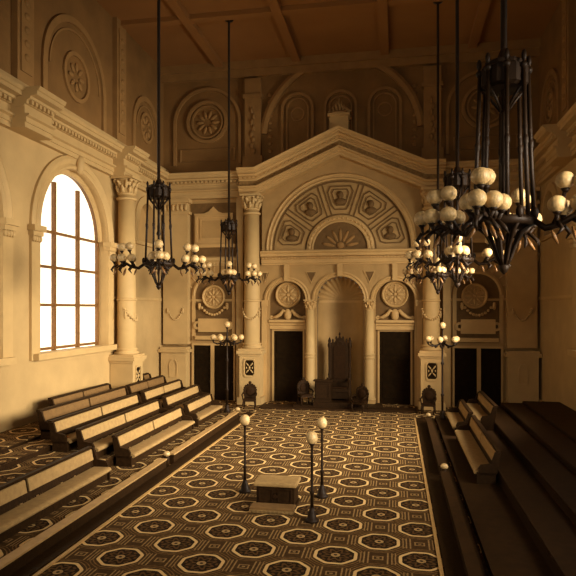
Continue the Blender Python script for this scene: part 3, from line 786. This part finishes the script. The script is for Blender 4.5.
def make_chair():
    e = empty('carved_armchair', (0, 0, 0)); F_ = lambda: MB(lambda u, v, z: (u, -v, z))   # v faces -y
    F_().box(-.3, .3, -.25, .28, .36, .44).build('seat_frame', M_wood, e)
    F_().box(-.27, .27, -.2, .26, .44, .50).build('seat_cushion', M_leather, e, .02)
    for s_ in (-1, 1):
        F_().tube([(s_*.26, .24, .38), (s_*.29, .27, .22), (s_*.25, .24, .08), (s_*.27, .27, 0)], [.045, .04, .03, .035]).build('leg', M_wood, e)
        F_().tube([(s_*.26, -.22, .38), (s_*.27, -.26, .15), (s_*.28, -.3, 0)], [.04, .03, .03]).build('leg', M_wood, e)
        F_().tube([(s_*.30, -.2, .74), (s_*.33, 0, .70), (s_*.34, .2, .68), (s_*.31, .28, .62), (s_*.3, .22, .52), (s_*.29, .2, .42)], [.035, .035, .04, .035, .03, .03], 8).build('armrest', M_wood, e)
    b = F_(); b.plate([[(-.28, .42), (.28, .42), (.32, .8), (.26, 1.0), (.12, 1.08), (0, 1.18), (-.12, 1.08), (-.26, 1.0), (-.32, .8)]], -.3, -.22); b.build('backrest', M_wood, e)
    b = F_()
    for k in range(9): a = PI*k/8; b.ell((.28*math.cos(a), -.25, .86+.26*math.sin(a)), (.06, .05, .06), 7, 5)
    b.ell((0, -.25, 1.2), (.08, .05, .08), 8, 6); b.build('carved_crest', M_wood, e)
    F_().ell((0, -.21, .78), (.19, .04, .22), 12, 8).build('back_pad', M_leather, e)
    return e
ch = make_chair()
for i, (x, y, z, rz, lb) in enumerate((
    (XC-4.14, 27.9, 0, .15, 'dark carved armchair standing before the pedestal of the left giant column'),
    (XC+4.2, 27.9, 0, -.15, 'dark carved armchair standing before the pedestal of the right giant column'),
    (XC-1.58, 28.7, .14, .5, 'dark carved armchair left of the throne, beside the pedestal desk'),
    (XC+1.1, 28.0, 0, -.4, 'dark carved armchair just right of the throne'))):
    tag(place(ch, i > 0, (x, y, z), rz), lb, 'chair', 'dark carved armchairs')

# ------------------------------------------------------------------ altar and its three lamps
al = empty('altar', (-2.84, 14.36, 0)); tag(al, 'low dark altar block with a pale cushioned top in the middle of the carpet', 'altar')
A = lambda: MB(lambda u, v, z: (-2.84+u, 14.36-v, z))
A().box(-.5, .5, -.34, .34, 0, .07).box(-.46, .46, -.3, .3, .07, .5).build('altar_body', M_wood, al)
A().box(-.52, .52, -.36, .36, .5, .6).build('altar_top', M_uph, al, .03)
q = A()
for u in (-.23, .23): q.polyframe([(u-.17, .12), (u+.17, .12), (u+.17, .45), (u-.17, .45)], .03, .3, .33)
q.lathe((0, .31, .28), [(.07, 0), (.05, .04)], 10, 'y'); q.build('front_panel', M_leather, al)
kn = empty('kneeling_stool', (-2.84, 13.76, 0)); tag(kn, 'low fringed kneeling cushion on the carpet in front of the altar', 'stool')
K = lambda: MB(lambda u, v, z: (-2.84+u, 13.76-v, z))
K().box(-.5, .5, -.16, .16, .0, .07).build('stool_base', M_wood, kn)
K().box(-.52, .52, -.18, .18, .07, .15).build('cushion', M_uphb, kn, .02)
f = K()
for k in range(34): f.tube([(-.51+k*.031, .185, .09), (-.51+k*.031, .2, .02)], .009, 4)
f.build('fringe', M_uph, kn)
f = MB()
def make_lamp():
    e = empty('lamp_standard', (0, 0, 0))
    MB().lathe((0, 0, 0), [(.16, 0), (.16, .05), (.11, .07), (.09, .2), (.06, .26), (.045, .32)], 16).build('base', M_iron, e)
    MB().lathe((0, 0, .3), [(.04, 0), (.035, .3), (.055, .34), (.03, .4), (.028, 1.1), (.045, 1.14), (.028, 1.2), (.03, 1.38), (.06, 1.42), (.06, 1.45)], 10).build('pole', M_iron, e)
    MB().lathe((0, 0, 1.74), [(.05, 0), (.1, .02), (.125, .08), (.135, .13), (.125, .18), (.095, .235), (.05, .265), (.02, .27)], 16).build('globe', M_globe, e)
    return e
lm = make_lamp()
for i, (x, y, lb) in enumerate(((-3.86, 15.13, 'thin floor lamp with one pale globe left of the altar'), (-1.84, 15.07, 'thin floor lamp with one pale globe right of the altar, the farther of two'),
    (-1.85, 13.3, 'thin floor lamp with one pale globe right of the altar, the nearer of two'))):
    tag(place(lm, i > 0, (x, y, 0)), lb, 'floor lamp', 'single-globe lamps round the altar')

# ------------------------------------------------------------------ tall candelabra
def make_candelabrum():
    e = empty('candelabrum', (0, 0, 0))
    MB().lathe((0, 0, 0), [(.26, 0), (.26, .06), (.18, .1), (.13, .28), (.08, .36), (.1, .42), (.05, .5)], 16).build('base', M_iron, e)
    MB().lathe((0, 0, .5), [(.045, 0), (.05, .6), (.08, .66), (.045, .72), (.04, 1.9), (.075, 1.98), (.04, 2.05), (.035, 2.8), (.09, 2.88), (.05, 2.98), (.03, 3.1), (.03, 3.36), (.07, 3.42), (.07, 3.45)], 12).build('pole', M_iron, e)
    MB().ell((0, 0, 4.06), (.14, .14, .14), 14, 10).build('globe', M_globe, e)
    for k in range(6):
        a = k*PI/3; c, s = math.cos(a), math.sin(a)
        ar = MB().tube([(.04*c, .04*s, 3.35), (.25*c, .25*s, 3.22), (.45*c, .45*s, 3.2), (.6*c, .6*s, 3.27), (.62*c, .62*s, 3.34)], [.03, .035, .04, .03, .05])
        ar.ell((.3*c, .3*s, 3.18), (.05, .05, .07), 6, 5); ar.lathe((.62*c, .62*s, 3.33), [(.04, 0), (.08, .04)], 8)
        a_ = ar.build('arm', M_iron, e)
        MB().ell((.62*c, .62*s, 3.49), (.135, .135, .13), 12, 8).build('globe', M_globe, a_)
    return e
cd = make_candelabrum()
for i, (x, lb) in enumerate(((XC-4.66, 'tall standing candelabrum with a ring of globes before the left wing doors'), (XC+4.66, 'tall standing candelabrum with a ring of globes beside the right giant column'))):
    s0 = place(cd, i > 0, (x, 25.85, 0), .3); tag(s0, lb, 'candelabrum', 'tall candelabra')

# ------------------------------------------------------------------ chandeliers
ZR = 6.2
def make_chandelier():
    e = empty('chandelier', (0, 0, 0)); top = ZC-ZR
    MB().lathe((0, 0, 2.55), [(.05, 0), (.05, top-2.55-.2), (.2, top-2.55-.12), (.22, top-2.55)], 8).build('hanging_rod', M_iron, e)
    c = MB(); c.lathe((0, 0, 1.95), [(.3, 0), (.36, .04), (.36, .3), (.3, .34), (.3, .4), (.12, .46), (.05, .62)], 8, smooth=False)
    for k in range(8):
        a = k*PI/4+PI/8; c.ell((.36*math.cos(a), .36*math.sin(a), 2.36), (.04, .04, .09), 6, 5)
        c.tube([(.33*math.cos(a), .33*math.sin(a), 1.97), (.18*math.cos(a), .18*math.sin(a), 1.8), (.05*math.cos(a), .05*math.sin(a), 1.62)], .022, 5)
    c.build('crown', M_iron, e)
    MB().lathe((0, 0, -.1), [(.05, 0), (.045, .4), (.07, .45), (.04, .5), (.04, .9), (.08, .96), (.05, 1.05), (.04, 1.5), (.05, 2.1)], 10).build('stem', M_iron, e)
    for k in range(8):
        a = k*PI/4+PI/8; C_, S_ = math.cos(a), math.sin(a)
        r_ = MB().tube([(.35*C_, .35*S_, 2.2), (.385*C_, .385*S_, 1.1), (.43*C_, .43*S_, -.05)], .032, 6)
        r_.ell((.385*C_, .385*S_, 1.1), (.045, .045, .1), 7, 5); r_.ell((.37*C_, .37*S_, 1.3), (.035, .035, .06), 6, 5)
        r_.ell((.355*C_, .355*S_, 2.22), (.06, .06, .06), 7, 5); r_.build('drop_rod', M_iron, e)
    b = MB(); b.lathe((0, 0, -.14), [(.40, 0), (.46, .02), (.47, .1), (.44, .13), (.36, .13), (.38, .03)], 16)
    for k in range(8):
        a = k*PI/4; C_, S_ = math.cos(a), math.sin(a)
        b.tube([(.06*C_, .06*S_, -.02), (.2*C_, .2*S_, -.1), (.42*C_, .42*S_, -.08)], .03, 5)
        b.ell((.45*C_, .45*S_, .03), (.06, .06, .1), 6, 5)
    b.build('hub_ring', M_iron, e)
    p = MB()
    for k in range(8):
        a = k*PI/4; C_, S_ = math.cos(a), math.sin(a)
        p.tube([(.42*C_, .42*S_, -.1), (.26*C_, .26*S_, -.22), (.17*C_, .17*S_, -.42), (.1*C_, .1*S_, -.62), (.04*C_, .04*S_, -.72)], [.03, .045, .03, .03, .03], 5)
    p.lathe((0, 0, -.86), [(.01, 0), (.06, .05), (.09, .12), (.04, .18)], 8)
    p.build('pendant', M_iron, e)
    for q in range(4):
        a = q*PI/2; C_, S_ = math.cos(a), math.sin(a)
        L = lambda r, t_, z: (r*C_-t_*S_, r*S_+t_*C_, z)
        low = [(.8, -.2), (.8, .2), (1.09, -.17), (1.09, .17), (1.32, .02)]; up = [(.87, 0, .47), (1.1, 0, .44)]
        ar = MB()
        ar.tube([L(.42, 0, -.06), L(.6, 0, -.2), L(.8, 0, -.16), L(1.0, 0, -.05), L(1.1, 0, -.1), L(1.25, 0, -.2)], [.05, .055, .05, .05, .04, .02])
        ar.tube([L(.7, 0, -.16), L(.8, 0, .05), L(.86, 0, .3)], [.03, .025, .03]); ar.tube([L(.95, 0, -.08), L(1.05, 0, .05), L(1.1, 0, .28)], [.03, .025, .03])
        for r, t_ in low:
            ar.tube([L(r-.12 if r > 1 else r-.05, 0, -.1), L(r-.03, t_*.6, -.16), L(r, t_, -.04)], [.03, .028, .035]); ar.lathe(L(r, t_, -.05), [(.03, 0), (.075, .05)], 8)
            ar.tube([L(r, t_*.7, -.14), L(r+.08, t_*1.3, -.26), L(r+.02, t_*1.5, -.34)], [.03, .035, .01])
        for r, t_, z in up: ar.lathe(L(r, t_, z-.18), [(.03, 0), (.07, .06)], 8)
        a_ = ar.build('arm', M_iron, e)
        for r, t_, z in [(r, t_, .1) for r, t_ in low] + up:
            MB().ell(L(r, t_, z), (.135, .135, .125), 14, 10).build('globe', M_globe, a_)
        for r, t_ in ((.66, .1), (.98, .1), (.98, -.1), (1.25, .08)):
            g = MB(); g.tube([L(r, t_, -.22), L(r+.03, t_*1.4, -.32), L(r+.07, t_*2.0, -.42)], [.014, .034, .014], 6); g.build('glass_bud', M_rail, a_)
    return e
cp = make_chandelier()
for i, (x, y, lb) in enumerate(((XC-4.45, 17.5, 'bronze chandelier with pale globes hanging nearest the left wall'), (XC-4.45, 25.4, 'smaller-looking bronze chandelier hanging far off before the left wing doors'),
    (XC+4.45, 9.6, 'large nearest chandelier cut by the right edge, with the biggest globes'), (XC+4.45, 17.5, 'dark crowded chandelier at right, directly behind the nearest one'),
    (XC+4.45, 25.4, 'farthest chandelier on the right, hanging before the right giant column'))):
    rz = math.atan2(-y, -x) if i != 2 else math.atan2(-y, -x)-.27
    tag(place(cp, i > 0, (x-(.08 if i == 2 else 0), y, ZR if i != 2 else ZR-.06), rz), lb, 'chandelier', 'bronze globe chandeliers')
